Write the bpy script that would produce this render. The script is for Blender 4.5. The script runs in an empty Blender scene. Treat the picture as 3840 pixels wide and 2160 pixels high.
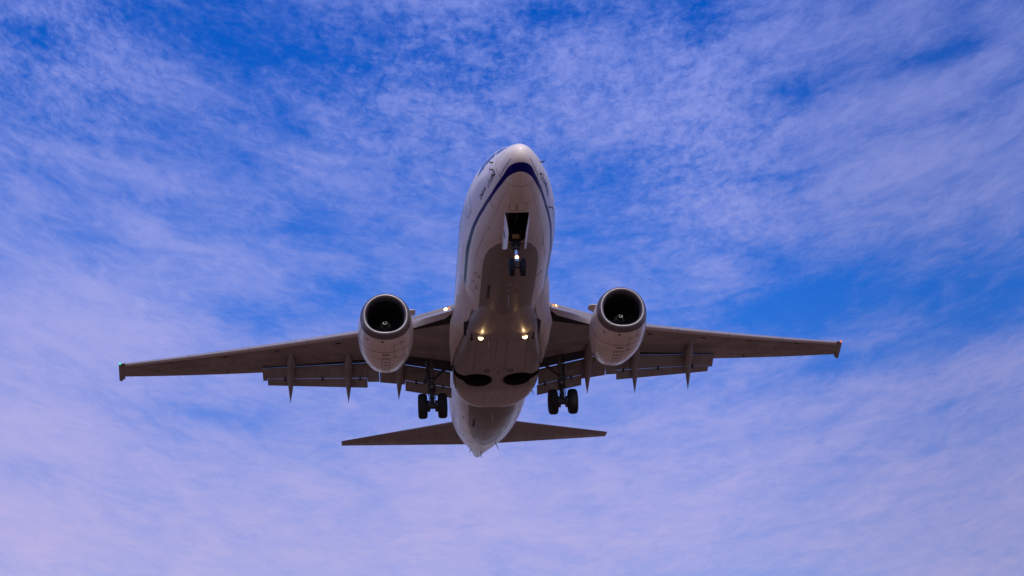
import bpy, bmesh, math, random
import numpy as np
from mathutils import Vector, Matrix
R = math.radians
sc = bpy.context.scene
col = sc.collection
random.seed(7)

# ------------------------------------------------------------------ camera
F_PX = 6134.47                      # focal length in pixels of a 3840 px wide frame
CAM_EL = 25.5
cd = bpy.data.cameras.new('camera')
cam = bpy.data.objects.new('camera', cd); col.objects.link(cam)
cd.sensor_width = 36.0; cd.lens = F_PX / 3840 * 36.0
cd.clip_start = 0.5; cd.clip_end = 20000
cam.location = (0, 0, 1.7); cam.rotation_euler = (R(90 + CAM_EL), 0, 0)
sc.camera = cam
# aircraft frame: X aft, Y starboard, Z up, origin at the nose, metres
ROT = Matrix(((-0.06454, -0.99574, -0.0659), (0.99661, -0.0677, 0.0468), (-0.05106, -0.06265, 0.99673)))
LOC = Vector((0.261, 50.464, 30.18 + 1.7))

# ------------------------------------------------------------------ exposure
sc.view_settings.view_transform = 'Standard'
sc.view_settings.look = 'None'
sc.view_settings.exposure = 0.0
sc.view_settings.gamma = 1.0
sc.view_settings.use_curve_mapping = False

# ------------------------------------------------------------------ world: physical sky with a veil of thin cloud
SUN_EL, SUN_AZ = 40.0, 176.0        # azimuth clockwise from +Y: behind the photographer
SKY = 0.1
world = bpy.data.worlds.new("World"); sc.world = world; world.use_nodes = True
nt = world.node_tree; N = nt.nodes; L = nt.links

def setin(tree, sock, v):
    if isinstance(v, (int, float)): sock.default_value = v
    elif isinstance(v, (tuple, list)): sock.default_value = v
    else: tree.links.new(v, sock)

def mth(tree, op, a, b=None, c=None, clamp=False):
    n = tree.nodes.new('ShaderNodeMath'); n.operation = op; n.use_clamp = clamp
    setin(tree, n.inputs[0], a)
    if b is not None: setin(tree, n.inputs[1], b)
    if c is not None: setin(tree, n.inputs[2], c)
    return n.outputs[0]

def mixc(tree, f, a, b, mode='MIX'):
    n = tree.nodes.new('ShaderNodeMix'); n.data_type = 'RGBA'; n.blend_type = mode
    setin(tree, n.inputs[0], f); setin(tree, n.inputs[6], a); setin(tree, n.inputs[7], b)
    return n.outputs[2]

def maprange(tree, v, a, b, c=0.0, d=1.0, smooth=False):
    n = tree.nodes.new('ShaderNodeMapRange')
    if smooth: n.interpolation_type = 'SMOOTHSTEP'
    setin(tree, n.inputs[0], v)
    for i, x in enumerate((a, b, c, d)): n.inputs[1 + i].default_value = x
    return n.outputs[0]

def ramp(tree, v, stops):
    n = tree.nodes.new('ShaderNodeValToRGB'); setin(tree, n.inputs[0], v)
    cr = n.color_ramp
    while len(cr.elements) < len(stops): cr.elements.new(0.5)
    for e, (p, c) in zip(cr.elements, stops):
        e.position = p; e.color = (c[0], c[1], c[2], 1)
    return n.outputs[0]

def noise(tree, vec, scale, detail=4, rough=0.5, dist=0.0):
    n = tree.nodes.new('ShaderNodeTexNoise')
    tree.links.new(vec, n.inputs['Vector'])
    n.inputs['Scale'].default_value = scale; n.inputs['Detail'].default_value = detail
    n.inputs['Roughness'].default_value = rough; n.inputs['Distortion'].default_value = dist
    return n.outputs[0]

def lin(r, g, b, k=1.0):
    f = lambda c: ((c / 255 + 0.055) / 1.055) ** 2.4 if c > 10 else c / 255 / 12.92
    return (f(r) * k, f(g) * k, f(b) * k, 1)

sky = N.new('ShaderNodeTexSky'); sky.sky_type = 'NISHITA'; sky.sun_disc = False
sky.sun_elevation = R(SUN_EL); sky.sun_rotation = R(SUN_AZ)
tc = N.new('ShaderNodeTexCoord')
sep = N.new('ShaderNodeSeparateXYZ'); L.new(tc.outputs['Generated'], sep.inputs[0])
az = mth(nt, 'MULTIPLY', mth(nt, 'ARCTAN2', sep.outputs[0], sep.outputs[1]), 180 / math.pi)
el = mth(nt, 'MULTIPLY', mth(nt, 'ARCSINE', sep.outputs[2]), 180 / math.pi)
elh = maprange(nt, el, 0, 60)
# the deep blue of the clear air, as a tint on the physical sky
tint = ramp(nt, elh, [(0.0, (.85, .82, 1.15)), (0.27, (.60, .78, 1.40)), (0.42, (.13, .70, 1.84)), (0.58, (.02, .58, 1.90)), (1.0, (.02, .5, 1.7))])
clear = mixc(nt, 1.0, sky.outputs[0], tint, 'MULTIPLY')
def lk(r, g, b): return lin(r, g, b, 1 / SKY)[:3]
cloud = ramp(nt, elh, [(0.0, lk(205, 198, 228)), (0.27, lk(186, 178, 228)), (0.42, lk(154, 162, 230)), (0.58, lk(130, 147, 228)), (1.0, lk(140, 150, 216))])

def px2ae(x, y):
    """direction of a point of the sky as azimuth / elevation in degrees"""
    a = Vector(((x - 1920) / F_PX, 1.0, -(y - 1080) / F_PX)); a.rotate(Matrix.Rotation(R(CAM_EL), 3, 'X')); a.normalize()
    return math.degrees(math.atan2(a.x, a.y)), math.degrees(math.asin(a.z))
DEG = math.degrees(1 / F_PX)
BLOBS = [  # clearer patches (negative) and thicker patches (positive) of the veil: place, half sizes, slant, amount
    (760, 80, 430, 100, 0, -.30), (800, 480, 500, 120, 8, -.10), (130, 130, 150, 60, -10, -.34), (900, 250, 260, 90, 10, -.18), (1250, 320, 200, 120, 0, -.18),
    (260, 500, 160, 60, 15, -.22), (2625, 40, 80, 60, 0, -.40), (3490, 212, 190, 34, -4, -.45), (3000, 330, 170, 50, -18, -.26),
    (3610, 115, 70, 60, 0, -.26), (1480, 80, 120, 60, 0, -.20), (2070, 60, 160, 50, 0, -.20), (1900, 280, 60, 40, 0, -.16),
    (720, 870, 120, 70, 0, -.22), (1180, 860, 150, 70, -10, -.28), (960, 1190, 230, 70, 8, -.42), (1250, 1080, 160, 70, -12, -.30), (330, 880, 160, 60, 0, -.16),
    (3250, 1090, 480, 130, 2, -.30), (3720, 1130, 230, 120, 0, -.22), (3450, 1000, 90, 40, 10, .14), (3300, 1190, 130, 40, 0, .16), (2760, 930, 200, 60, 15, -.22), (2900, 1180, 330, 70, 0, -.28),
    (3160, 1362, 170, 36, -8, -.34), (2250, 760, 200, 90, 0, -.18), (110, 1770, 130, 46, 14, -.30), (900, 1560, 260, 50, 0, -.18), (2950, 1600, 260, 36, -8, -.16),
    (2250, 1250, 300, 60, 0, -.15), (1600, 1130, 100, 60, 0, -.25), (50, 330, 80, 80, 0, -.1),
    (150, 40, 140, 60, 10, .24), (520, 290, 340, 70, 8, .18), (540, 640, 420, 50, 6, .24), (1130, 370, 180, 40, 20, .18), (1230, 650, 150, 70, 0, .22),
    (400, 1180, 640, 170, 8, .30), (560, 860, 260, 45, 14, .26), (150, 1480, 330, 240, 0, .32), (2450, 400, 330, 130, -14, .24), (2900, 140, 330, 90, -12, .24),
    (3770, 110, 130, 150, 0, .34), (3250, 400, 520, 60, -6, .20), (3350, 640, 500, 130, -6, .24), (2700, 1000, 90, 70, 0, .26), (2640, 720, 90, 60, 10, .16), (3500, 1440, 520, 70, -12, .28),
    (1500, 800, 180, 60, 30, .14), (1740, 1060, 120, 60, 0, .20), (1920, 2000, 3400, 330, 0, .08), (300, 1950, 1300, 350, 0, .28), (1900, 1800, 900, 250, 0, .14), (3400, 1850, 700, 350, 0, .06), (2000, 350, 220, 90, -20, .14)]
dens = None
for (x, y, sx, sy, rot, amp) in BLOBS:
    a0, e0 = px2ae(x, y); ce, se = math.cos(R(-rot)), math.sin(R(-rot))
    k = math.cos(R(e0))
    da = mth(nt, 'MULTIPLY', mth(nt, 'SUBTRACT', az, a0), k / DEG)
    de = mth(nt, 'MULTIPLY', mth(nt, 'SUBTRACT', el, e0), 1 / DEG)
    u = mth(nt, 'MULTIPLY', mth(nt, 'ADD', mth(nt, 'MULTIPLY', da, ce), mth(nt, 'MULTIPLY', de, se)), 1 / (sx * 1.1))
    v = mth(nt, 'MULTIPLY', mth(nt, 'SUBTRACT', mth(nt, 'MULTIPLY', de, ce), mth(nt, 'MULTIPLY', da, se)), 1 / (sy * 1.2))
    q = mth(nt, 'ADD', mth(nt, 'MULTIPLY', u, u), mth(nt, 'MULTIPLY', v, v))
    g = mth(nt, 'MULTIPLY', mth(nt, 'EXPONENT', mth(nt, 'MULTIPLY', q, -1.0)), amp)
    dens = g if dens is None else mth(nt, 'ADD', dens, g)
# streaks of the veil run down to the right on the left side and up to the right on the right side
el2 = mth(nt, 'SUBTRACT', el, mth(nt, 'MULTIPLY', mth(nt, 'MULTIPLY', az, az), 0.0075))
def vec(a, b, k=0.0):
    c = N.new('ShaderNodeCombineXYZ'); L.new(a, c.inputs[0]); L.new(b, c.inputs[1]); c.inputs[2].default_value = k
    return c.outputs[0]
streak = vec(mth(nt, 'MULTIPLY', az, 0.42), mth(nt, 'MULTIPLY', el2, 1.25), 3.1)
round_ = vec(az, mth(nt, 'MULTIPLY', el2, 1.35), 7.7)
s_big = noise(nt, streak, 0.22, 2, 0.5, 0.5)
s_mid = noise(nt, streak, 0.75, 6, 0.60, 1.0)
s_fine = noise(nt, streak, 2.6, 7, 0.70, 0.8)
r_mid = noise(nt, round_, 0.75, 4, 0.6, 0.5)
r_fine = noise(nt, round_, 2.3, 7, 0.68, 0.45)
def cell(x, y, sx, sy):
    a0, e0 = px2ae(x, y)
    u = mth(nt, 'MULTIPLY', mth(nt, 'SUBTRACT', az, a0), 1 / (sx * DEG)); v = mth(nt, 'MULTIPLY', mth(nt, 'SUBTRACT', el, e0), 1 / (sy * DEG))
    return mth(nt, 'EXPONENT', mth(nt, 'MULTIPLY', mth(nt, 'ADD', mth(nt, 'MULTIPLY', u, u), mth(nt, 'MULTIPLY', v, v)), -1.0))
# where the veil is broken into small ripples rather than drawn out into streaks
rip = mth(nt, 'MULTIPLY', mth(nt, 'ADD', mth(nt, 'ADD', mth(nt, 'ADD', cell(1750, 250, 900, 480), cell(250, 180, 420, 330)), mth(nt, 'MULTIPLY', cell(2650, 500, 420, 600), .7)), 0.12), 1.0, clamp=True)
mott = maprange(nt, el, 16, 25, 0.78, 1.0)
def term(nz, amp): return mth(nt, 'MULTIPLY', mth(nt, 'SUBTRACT', nz, 0.5), amp)
n = mth(nt, 'ADD', term(s_big, 0.8), term(s_mid, 0.95))
n = mth(nt, 'ADD', n, term(s_fine, 0.70))
n = mth(nt, 'ADD', mth(nt, 'MULTIPLY', n, mott), mth(nt, 'MULTIPLY', mth(nt, 'ADD', term(r_mid, 0.9), term(r_fine, 1.45)), rip))
dens = mth(nt, 'ADD', mth(nt, 'ADD', mth(nt, 'MULTIPLY', dens, 1.12), n), maprange(nt, el, 16, 34, 0.38, 0.38))
dens = maprange(nt, dens, -0.22, 1.16, smooth=True)
dens = mth(nt, 'MULTIPLY', dens, 1.0, clamp=True)
skycol = mixc(nt, dens, clear, cloud)
vs_ = N.new('ShaderNodeVectorMath'); vs_.operation = 'SCALE'; L.new(skycol, vs_.inputs[0]); L.new(maprange(nt, az, 6, 18, 1.0, 0.84, smooth=True), vs_.inputs['Scale']); skycol = vs_.outputs[0]
# fine grain of thin ice cloud
bg = N['Background']; L.new(skycol, bg.inputs[0]); bg.inputs[1].default_value = SKY
world.cycles.sampling_method = 'MANUAL'; world.cycles.sample_map_resolution = 512

# ------------------------------------------------------------------ sun, softened by the veil
sd = bpy.data.lights.new('sun', 'SUN'); sun = bpy.data.objects.new('sun', sd); col.objects.link(sun)
sd.energy = 3.0; sd.angle = R(7); sd.color = (1.0, 0.84, 0.70)
sdir = Vector((math.sin(R(SUN_AZ)) * math.cos(R(SUN_EL)), math.cos(R(SUN_AZ)) * math.cos(R(SUN_EL)), math.sin(R(SUN_EL))))
sun.rotation_euler = sdir.to_track_quat('Z', 'Y').to_euler()

# ------------------------------------------------------------------ materials
def material(name, color, rough=0.5, metal=0.0, coat=0.0, emit=None, estr=0.0, dirt=0.0, dscale=(0.4, 2.5, 2.5)):
    m = bpy.data.materials.new(name); m.use_nodes = True
    t = m.node_tree; b = t.nodes['Principled BSDF']
    b.inputs['Base Color'].default_value = (*color, 1); b.inputs['Roughness'].default_value = rough
    b.inputs['Metallic'].default_value = metal; b.inputs['Coat Weight'].default_value = coat
    b.inputs['Coat Roughness'].default_value = 0.12
    if emit:
        b.inputs['Emission Color'].default_value = (*emit, 1); b.inputs['Emission Strength'].default_value = estr
    if dirt > 0:
        tcn = t.nodes.new('ShaderNodeTexCoord'); mpn = t.nodes.new('ShaderNodeMapping')
        t.links.new(tcn.outputs['Object'], mpn.inputs[0]); mpn.inputs['Scale'].default_value = dscale
        nz = noise(t, mpn.outputs[0], 1.0, 6, 0.65)
        nz2 = noise(t, tcn.outputs['Object'], 9.0, 3, 0.6)
        f = mth(t, 'ADD', maprange(t, nz, 0.35, 0.7, 1.0, 1 - dirt), maprange(t, nz2, 0.3, 0.7, dirt * .25, -dirt * .25))
        c = t.nodes.new('ShaderNodeCombineColor')
        cc = mixc(t, 1.0, (*color, 1), (1, 1, 1, 1), 'MULTIPLY')
        vm = t.nodes.new('ShaderNodeVectorMath'); vm.operation = 'SCALE'
        t.links.new(cc, vm.inputs[0]); t.links.new(f, vm.inputs['Scale'])
        t.links.new(vm.outputs[0], b.inputs['Base Color'])
        t.links.new(maprange(t, nz, 0.3, 0.7, rough * .85, min(1, rough * 1.3)), b.inputs['Roughness'])
    return m

M = {}
M['grey'] = material('wing_grey_paint', (.30, .27, .262), .42, dirt=.40, dscale=(1.1, .5, 1))
M['flap'] = material('flap_grey_paint', (.27, .245, .24), .5, dirt=.28)
M['white'] = material('white_paint', (.74, .72, .72), .3, coat=.3, dirt=.16)
M['cowl'] = material('cowl_white_paint', (.82, .77, .735), .3, coat=.3, dirt=.22, dscale=(.5, 3, 3))
M['slat'] = material('bare_leading_edge', (.62, .59, .61), .40, metal=.75, dirt=.12)
M['lip'] = material('polished_inlet_lip', (.21, .20, .215), .46, metal=.85, dirt=.15)
M['tailmetal'] = material('tail_leading_edge', (.28, .25, .25), .4, metal=.6)
M['dark'] = material('dark_bay_and_shade', (.012, .011, .012), .8)
M['cove'] = material('dark_cove_and_shade', (.035, .032, .036), .7)
M['duct'] = material('inlet_duct', (.02, .02, .022), .55)
M['tyre'] = material('tyre_rubber', (.006, .006, .007), .8)
M['rim'] = material('wheel_rim', (.28, .26, .25), .5, metal=.3)
M['strut'] = material('strut_grey', (.16, .15, .15), .5, dirt=.3, dscale=(3, 3, 3))
M['chrome'] = material('oleo_chrome', (.6, .6, .62), .2, metal=.9)
M['steel'] = material('dark_steel', (.05, .048, .05), .5, metal=.4)
M['glass'] = material('cockpit_glass', (.015, .02, .03), .06, coat=1)
M['line'] = material('seam_dark', (.07, .06, .06), .7)
M['seam'] = material('seam_soft', (.22, .20, .20), .6)
M['red'] = material('marking_red', (.30, .03, .02), .5)
M['navy'] = material('lettering_navy', (.006, .006, .07), .6)
M['oval'] = material('access_panel_rim', (.17, .15, .15), .6)
M['orange'] = material('marking_orange', (.45, .12, .03), .5)
M['brass'] = material('brass_box', (.45, .26, .10), .4, metal=.3)
M['blade'] = material('fan_blade', (.02, .02, .022), .5, metal=.5)
M['spin'] = material('spinner_grey', (.04, .04, .042), .35)
M['spindark'] = material('spinner_black', (.02, .02, .02), .3)
M['chalk'] = material('swirl_white', (.55, .55, .55), .5)
M['lamp'] = material('landing_lamp', (1, .9, .7), .3, emit=(1, .68, .34), estr=5)
M['lampdim'] = material('turnoff_lamp', (1, .8, .5), .3, emit=(1, .50, .18), estr=1.0)
M['reflector'] = material('lamp_reflector', (.9, .5, .2), .3, metal=.6, emit=(1, .36, .08), estr=.45)
M['green'] = material('green_nav_lamp', (0, .4, .2), .3, emit=(0, 1, .40), estr=1.1)
M['redlamp'] = material('red_nav_lamp', (.4, .05, 0), .3, emit=(1, .16, .03), estr=1.3)

def curve_node(t, v, pts, x0, x1, y0, y1):
    """piecewise function y(x) through pts"""
    n = t.nodes.new('ShaderNodeFloatCurve')
    t.links.new(maprange(t, v, x0, x1), n.inputs['Value'])
    c = n.mapping.curves[0]; pp = [((a - x0) / (x1 - x0), (b - y0) / (y1 - y0)) for a, b in pts]
    while len(c.points) < len(pp): c.points.new(.5, .5)
    for p, (a, b) in zip(c.points, pp): p.location = (a, b); p.handle_type = 'VECTOR'
    n.mapping.extend = 'HORIZONTAL'; n.mapping.update()
    return maprange(t, n.outputs[0], 0, 1, y0, y1)

def fuselage_material():
    m = bpy.data.materials.new('fuselage_livery'); m.use_nodes = True
    t = m.node_tree; b = t.nodes['Principled BSDF']
    tcn = t.nodes.new('ShaderNodeTexCoord'); s = t.nodes.new('ShaderNodeSeparateXYZ'); t.links.new(tcn.outputs['Object'], s.inputs[0])
    X, Y, Z = s.outputs
    zhi = curve_node(t, X, [(0, -1.04), (.24, -1.04), (.36, -1.02), (.63, -1.01), (1.0, -1.06), (1.56, -1.09), (2.2, -1.08), (3.1, -.97), (4, -.90), (5, -.85), (6.2, -.81), (12, -.83)], 0, 12, -1.4, -.6)
    zlo = curve_node(t, X, [(0, -1.23), (.57, -1.23), (1.0, -1.20), (1.47, -1.22), (2.0, -1.20), (2.5, -1.17), (3.1, -1.10), (3.9, -1.04), (4.7, -1.01), (5.8, -1.0), (12, -1.0)], 0, 12, -1.4, -.6)
    inb = mth(t, 'MULTIPLY', maprange(t, mth(t, 'SUBTRACT', zhi, Z), -.006, .006), maprange(t, mth(t, 'SUBTRACT', Z, zlo), -.006, .006))
    inb = mth(t, 'MULTIPLY', inb, maprange(t, X, 9.0, 10.4, 1.0, 0.0))
    scol = ramp(t, maprange(t, X, 0, 12), [(0, (.006, .005, .15)), (.40, (.006, .006, .15)), (.54, (.002, .050, .10)), (.68, (.0, .085, .095)), (1, (.0, .10, .11))])
    wb = curve_node(t, X, [(0, -.2), (4.34, -.2), (4.36, .02), (4.48, .45), (4.81, .69), (5.3, .90), (5.85, 1.02), (6.4, 1.075), (8, 1.08), (20, 1.08), (21.1, 1.05), (22.5, .97), (23.9, .79), (25.5, .55), (26.2, .25), (26.45, .02), (26.5, -.2), (33, -.2)], 0, 33, -.5, 1.5)
    belly = mth(t, 'MULTIPLY', maprange(t, mth(t, 'SUBTRACT', wb, mth(t, 'ABSOLUTE', Y)), -.008, .008), mth(t, 'LESS_THAN', Z, 0.0))
    mpn = t.nodes.new('ShaderNodeMapping'); t.links.new(tcn.outputs['Object'], mpn.inputs[0]); mpn.inputs['Scale'].default_value = (.35, 3.2, 3.2)
    st = noise(t, mpn.outputs[0], 1.0, 6, .65); sp = noise(t, tcn.outputs['Object'], 5.0, 5, .6)
    white = mixc(t, maprange(t, st, .4, .75, 0, .45), (.80, .75, .71, 1), (.54, .49, .46, 1))
    # darker, blotchy tone towards the keel
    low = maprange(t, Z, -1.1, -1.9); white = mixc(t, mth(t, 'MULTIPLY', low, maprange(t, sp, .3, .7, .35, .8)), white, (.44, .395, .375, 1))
    grey = mixc(t, maprange(t, sp, .35, .7), (.225, .205, .195, 1), (.185, .168, .16, 1))
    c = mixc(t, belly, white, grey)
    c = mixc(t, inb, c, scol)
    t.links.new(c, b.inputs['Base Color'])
    t.links.new(maprange(t, st, .3, .7, .26, .42), b.inputs['Roughness'])
    t.links.new(maprange(t, inb, 0, 1, .24, .06), b.inputs['Specular IOR Level'])
    b.inputs['Coat Weight'].default_value = .06; b.inputs['Coat Roughness'].default_value = .08
    return m
M['fuselage'] = fuselage_material()

def fairing_material():
    m = bpy.data.materials.new('belly_fairing_paint'); m.use_nodes = True
    t = m.node_tree; b = t.nodes['Principled BSDF']
    tcn = t.nodes.new('ShaderNodeTexCoord'); s = t.nodes.new('ShaderNodeSeparateXYZ'); t.links.new(tcn.outputs['Object'], s.inputs[0])
    mpn = t.nodes.new('ShaderNodeMapping'); t.links.new(tcn.outputs['Object'], mpn.inputs[0]); mpn.inputs['Scale'].default_value = (.5, 3, 3)
    st = noise(t, mpn.outputs[0], 1.3, 6, .65); sp = noise(t, tcn.outputs['Object'], 6.0, 4, .6)
    c = mixc(t, maprange(t, st, .35, .7), (.31, .28, .27, 1), (.24, .215, .205, 1))
    c = mixc(t, maprange(t, s.outputs[0], 16.9, 17.6), c, (.42, .39, .38, 1))     # the aft panels are painted lighter
    c = mixc(t, maprange(t, sp, .62, .78, 0, .35), c, (.17, .13, .12, 1))
    t.links.new(c, b.inputs['Base Color']); t.links.new(maprange(t, sp, .3, .7, .32, .5), b.inputs['Roughness'])
    b.inputs['Coat Weight'].default_value = .25
    return m
M['fairing'] = fairing_material()

# ------------------------------------------------------------------ ground: never in the picture, but it lights the belly
gm = bpy.data.materials.new('dry_ground'); gm.use_nodes = True
t = gm.node_tree; b = t.nodes['Principled BSDF']; tcn = t.nodes.new('ShaderNodeTexCoord')
g1 = noise(t, tcn.outputs['Object'], .02, 8, .6); g2 = noise(t, tcn.outputs['Object'], 1.4, 6, .65)
gc = mixc(t, maprange(t, g1, .35, .65), (.158, .080, .048, 1), (.124, .064, .040, 1))
gc = mixc(t, maprange(t, g2, .45, .7, 0, .5), gc, (.085, .056, .04, 1))
t.links.new(gc, b.inputs['Base Color']); b.inputs['Roughness'].default_value = .95
me = bpy.data.meshes.new('ground')
ng = 24; S = 9000
vs = [(0, 0, 0)]
fs = []
rr = [20, 60, 150, 400, 1000, 3000, S]
for r in rr:
    for k in range(48):
        a = 2 * math.pi * k / 48; vs.append((r * math.cos(a), r * math.sin(a) + 40, 0))
for k in range(48): fs.append((0, 1 + k, 1 + (k + 1) % 48))
for i in range(len(rr) - 1):
    for k in range(48):
        a, bq = 1 + i * 48 + k, 1 + i * 48 + (k + 1) % 48; fs.append((a, a + 48, bq + 48, bq))
vs[0] = (0, 40, 0)
me.from_pydata(vs, [], fs); me.materials.append(gm)
ground = bpy.data.objects.new('ground', me); col.objects.link(ground); ground['kind'] = 'structure'

# ------------------------------------------------------------------ root of the aircraft
jet = bpy.data.objects.new('airliner', None); col.objects.link(jet)
jet.matrix_world = Matrix.Translation(LOC) @ ROT.to_4x4()
jet['label'] = 'white twin engine passenger jet with blue nose stripe, flaps and wheels down, flying overhead'
jet['category'] = 'airplane'

# ------------------------------------------------------------------ mesh helper
class MB:
    def __init__(s): s.v = []; s.f = []; s.m = []; s.mats = []
    def mi(s, m):
        if m not in s.mats: s.mats.append(m)
        return s.mats.index(m)
    def add(s, vs, fs, m, flip=False):
        o = len(s.v); s.v += [tuple(map(float, p)) for p in vs]; k = s.mi(m)
        for f in fs:
            f = tuple(o + i for i in f); s.f.append(f[::-1] if flip else f); s.m.append(k)
    def loft(s, rings, m, closed=True, cap0=True, cap1=True):
        n = len(rings[0]); vs = [p for r in rings for p in r]; fs = []
        for i in range(len(rings) - 1):
            for j in range(n if closed else n - 1):
                a, b_ = i * n + j, i * n + (j + 1) % n; fs.append((a, b_, b_ + n, a + n))
        if closed and cap0: fs.append(tuple(range(n))[::-1])
        if closed and cap1: fs.append(tuple((len(rings) - 1) * n + j for j in range(n)))
        s.add(vs, fs, m)
    def tube(s, pts, r, m, n=10, caps=True):
        pts = [Vector(p) for p in pts]; rs = r if isinstance(r, (list, tuple)) else [r] * len(pts); rings = []
        for i, p in enumerate(pts):
            d = (pts[min(i + 1, len(pts) - 1)] - pts[max(i - 1, 0)]).normalized()
            a = d.orthogonal().normalized() if i == 0 else (a - a.dot(d) * d).normalized()
            b_ = d.cross(a)
            rings.append([p + rs[i] * (math.cos(2 * math.pi * k / n) * a + math.sin(2 * math.pi * k / n) * b_) for k in range(n)])
        s.loft(rings, m, True, caps, caps)
    def box(s, c, h, m, rot=None):
        c = Vector(c); vs = []
        for i in (-1, 1):
            for j in (-1, 1):
                for k in (-1, 1):
                    p = Vector((i * h[0], j * h[1], k * h[2]))
                    if rot: p = rot @ p
                    vs.append(c + p)
        s.add(vs, [(0, 1, 3, 2), (4, 6, 7, 5), (0, 4, 5, 1), (2, 3, 7, 6), (0, 2, 6, 4), (1, 5, 7, 3)], m)
    def plate(s, pts, th, m):
        """solid plate: polygon pts pushed both ways by th along its normal"""
        pts = [Vector(p) for p in pts]; n = Vector((0, 0, 0))
        for i in range(len(pts)): n += (pts[i] - pts[0]).cross(pts[(i + 1) % len(pts)] - pts[0])
        n.normalize(); k = len(pts)
        vs = [p + n * th / 2 for p in pts] + [p - n * th / 2 for p in pts]
        fs = [tuple(range(k)), tuple(range(2 * k - 1, k - 1, -1))] + [(i, i + k, (i + 1) % k + k, (i + 1) % k) for i in range(k)]
        s.add(vs, fs, m)
    def revolve(s, prof, o, ax, m, n=32, closed=False):
        """prof: (distance along axis, radius)"""
        o = Vector(o); ax = Vector(ax).normalized(); a = ax.orthogonal().normalized(); b_ = ax.cross(a)
        rings = [[o + ax * d + r * (math.cos(2 * math.pi * k / n) * a + math.sin(2 * math.pi * k / n) * b_) for k in range(n)] for d, r in prof]
        if closed: rings.append(rings[0])
        s.loft(rings, m, True, not closed, not closed)
    def build(s, name, parent=jet, smooth=40, label=None):
        me = bpy.data.meshes.new(name); me.from_pydata(s.v, [], s.f)
        for m in s.mats: me.materials.append(M[m])
        me.polygons.foreach_set('material_index', s.m); me.update()
        bm = bmesh.new(); bm.from_mesh(me)
        bmesh.ops.remove_doubles(bm, verts=bm.verts, dist=1e-5)
        bmesh.ops.recalc_face_normals(bm, faces=bm.faces); bm.to_mesh(me); bm.free()
        me.polygons.foreach_set('use_smooth', [True] * len(me.polygons)); me.set_sharp_from_angle(angle=R(smooth))
        o = bpy.data.objects.new(name, me); col.objects.link(o); o.parent = parent
        if label: o['label'] = label
        return o

# ------------------------------------------------------------------ fuselage shape
ST = np.array([(0, -.64, -.64, 0, 0), (.03, -.50, -.78, .13, 0), (.1, -.40, -.90, .23, 0), (.3, -.22, -1.08, .39, 0), (.6, -.03, -1.24, .55, 0), (1.0, .18, -1.38, .72, 0),
    (1.5, .43, -1.52, .92, .03), (2.0, .70, -1.63, 1.08, .10), (2.7, 1.23, -1.755, 1.26, .16), (3.3, 1.59, -1.83, 1.39, .14), (4, 1.80, -1.915, 1.54, .08), (5, 1.93, -1.985, 1.71, .02),
    (6, 2.0, -2.005, 1.81, 0), (7, 2.01, -2.0, 1.88, 0), (12, 2.01, -2, 1.88, 0), (19, 2.01, -2, 1.88, 0), (20.5, 2.007, -1.971, 1.89, 0), (22, 2.006, -1.822, 1.861, 0),
    (23.5, 2.004, -1.565, 1.80, 0), (25, 2.003, -1.235, 1.69, 0), (26.5, 1.983, -.859, 1.51, 0), (28, 1.937, -.439, 1.22, 0), (29.5, 1.818, .002, .80, 0), (31, 1.578, .46, .41, 0),
    (31.8, 1.298, .70, .24, 0), (32.12, 1.12, .84, .13, 0)])
def pchip(xs, ys, x):
    h = np.diff(xs); d = np.diff(ys) / h; m = np.zeros(len(xs))
    for i in range(1, len(xs) - 1):
        if d[i - 1] * d[i] > 0:
            w1 = 2 * h[i] + h[i - 1]; w2 = h[i] + 2 * h[i - 1]; m[i] = (w1 + w2) / (w1 / d[i - 1] + w2 / d[i])
    m[0] = d[0]; m[-1] = d[-1]
    i = int(np.clip(np.searchsorted(xs, x) - 1, 0, len(h) - 1)); t_ = (x - xs[i]) / h[i]
    return (2 * t_**3 - 3 * t_**2 + 1) * ys[i] + (t_**3 - 2 * t_**2 + t_) * h[i] * m[i] + (-2 * t_**3 + 3 * t_**2) * ys[i + 1] + (t_**3 - t_**2) * h[i] * m[i + 1]
SQ = np.sqrt(ST[:, 0])
def prof(x):
    s = math.sqrt(max(x, 0)); t_, b_, h, k = [pchip(SQ, ST[:, j], s) for j in (1, 2, 3, 4)]
    return t_, b_, h, max(k, 0)
def fpt(x, th, off=0.0):
    """point on the fuselage skin; th = angle from the keel (rad), + is starboard"""
    t_, b_, h, k = prof(x); zc = b_ + (t_ - b_) * .53
    def P(x_, th_):
        t2, b2, h2, k2 = prof(x_); z2 = b2 + (t2 - b2) * .53; c = -math.cos(th_)
        return Vector((x_, h2 * math.sin(th_) * (1 - (k2 * c ** .8 if c > 0 else 0)), z2 + (t2 - z2) * c if c > 0 else z2 + (z2 - b2) * c))
    p = P(x, th)
    if off:
        e = 1e-3; n = (P(x + e, th) - P(x - e, th)).cross(P(x, th + e) - P(x, th - e)).normalized()
        if n.dot(Vector((0, p.y, p.z - zc))) < 0: n = -n
        p = p + n * off
    return p
def thz(x, z):
    t_, b_, h, k = prof(x); zc = b_ + (t_ - b_) * .53
    c = (z - zc) / ((t_ - zc) if z > zc else (zc - b_)); return math.acos(max(-1, min(1, -c)))
def fz(x, z, s=1, off=0.0):
    return fpt(x, s * thz(x, z), off)

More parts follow.
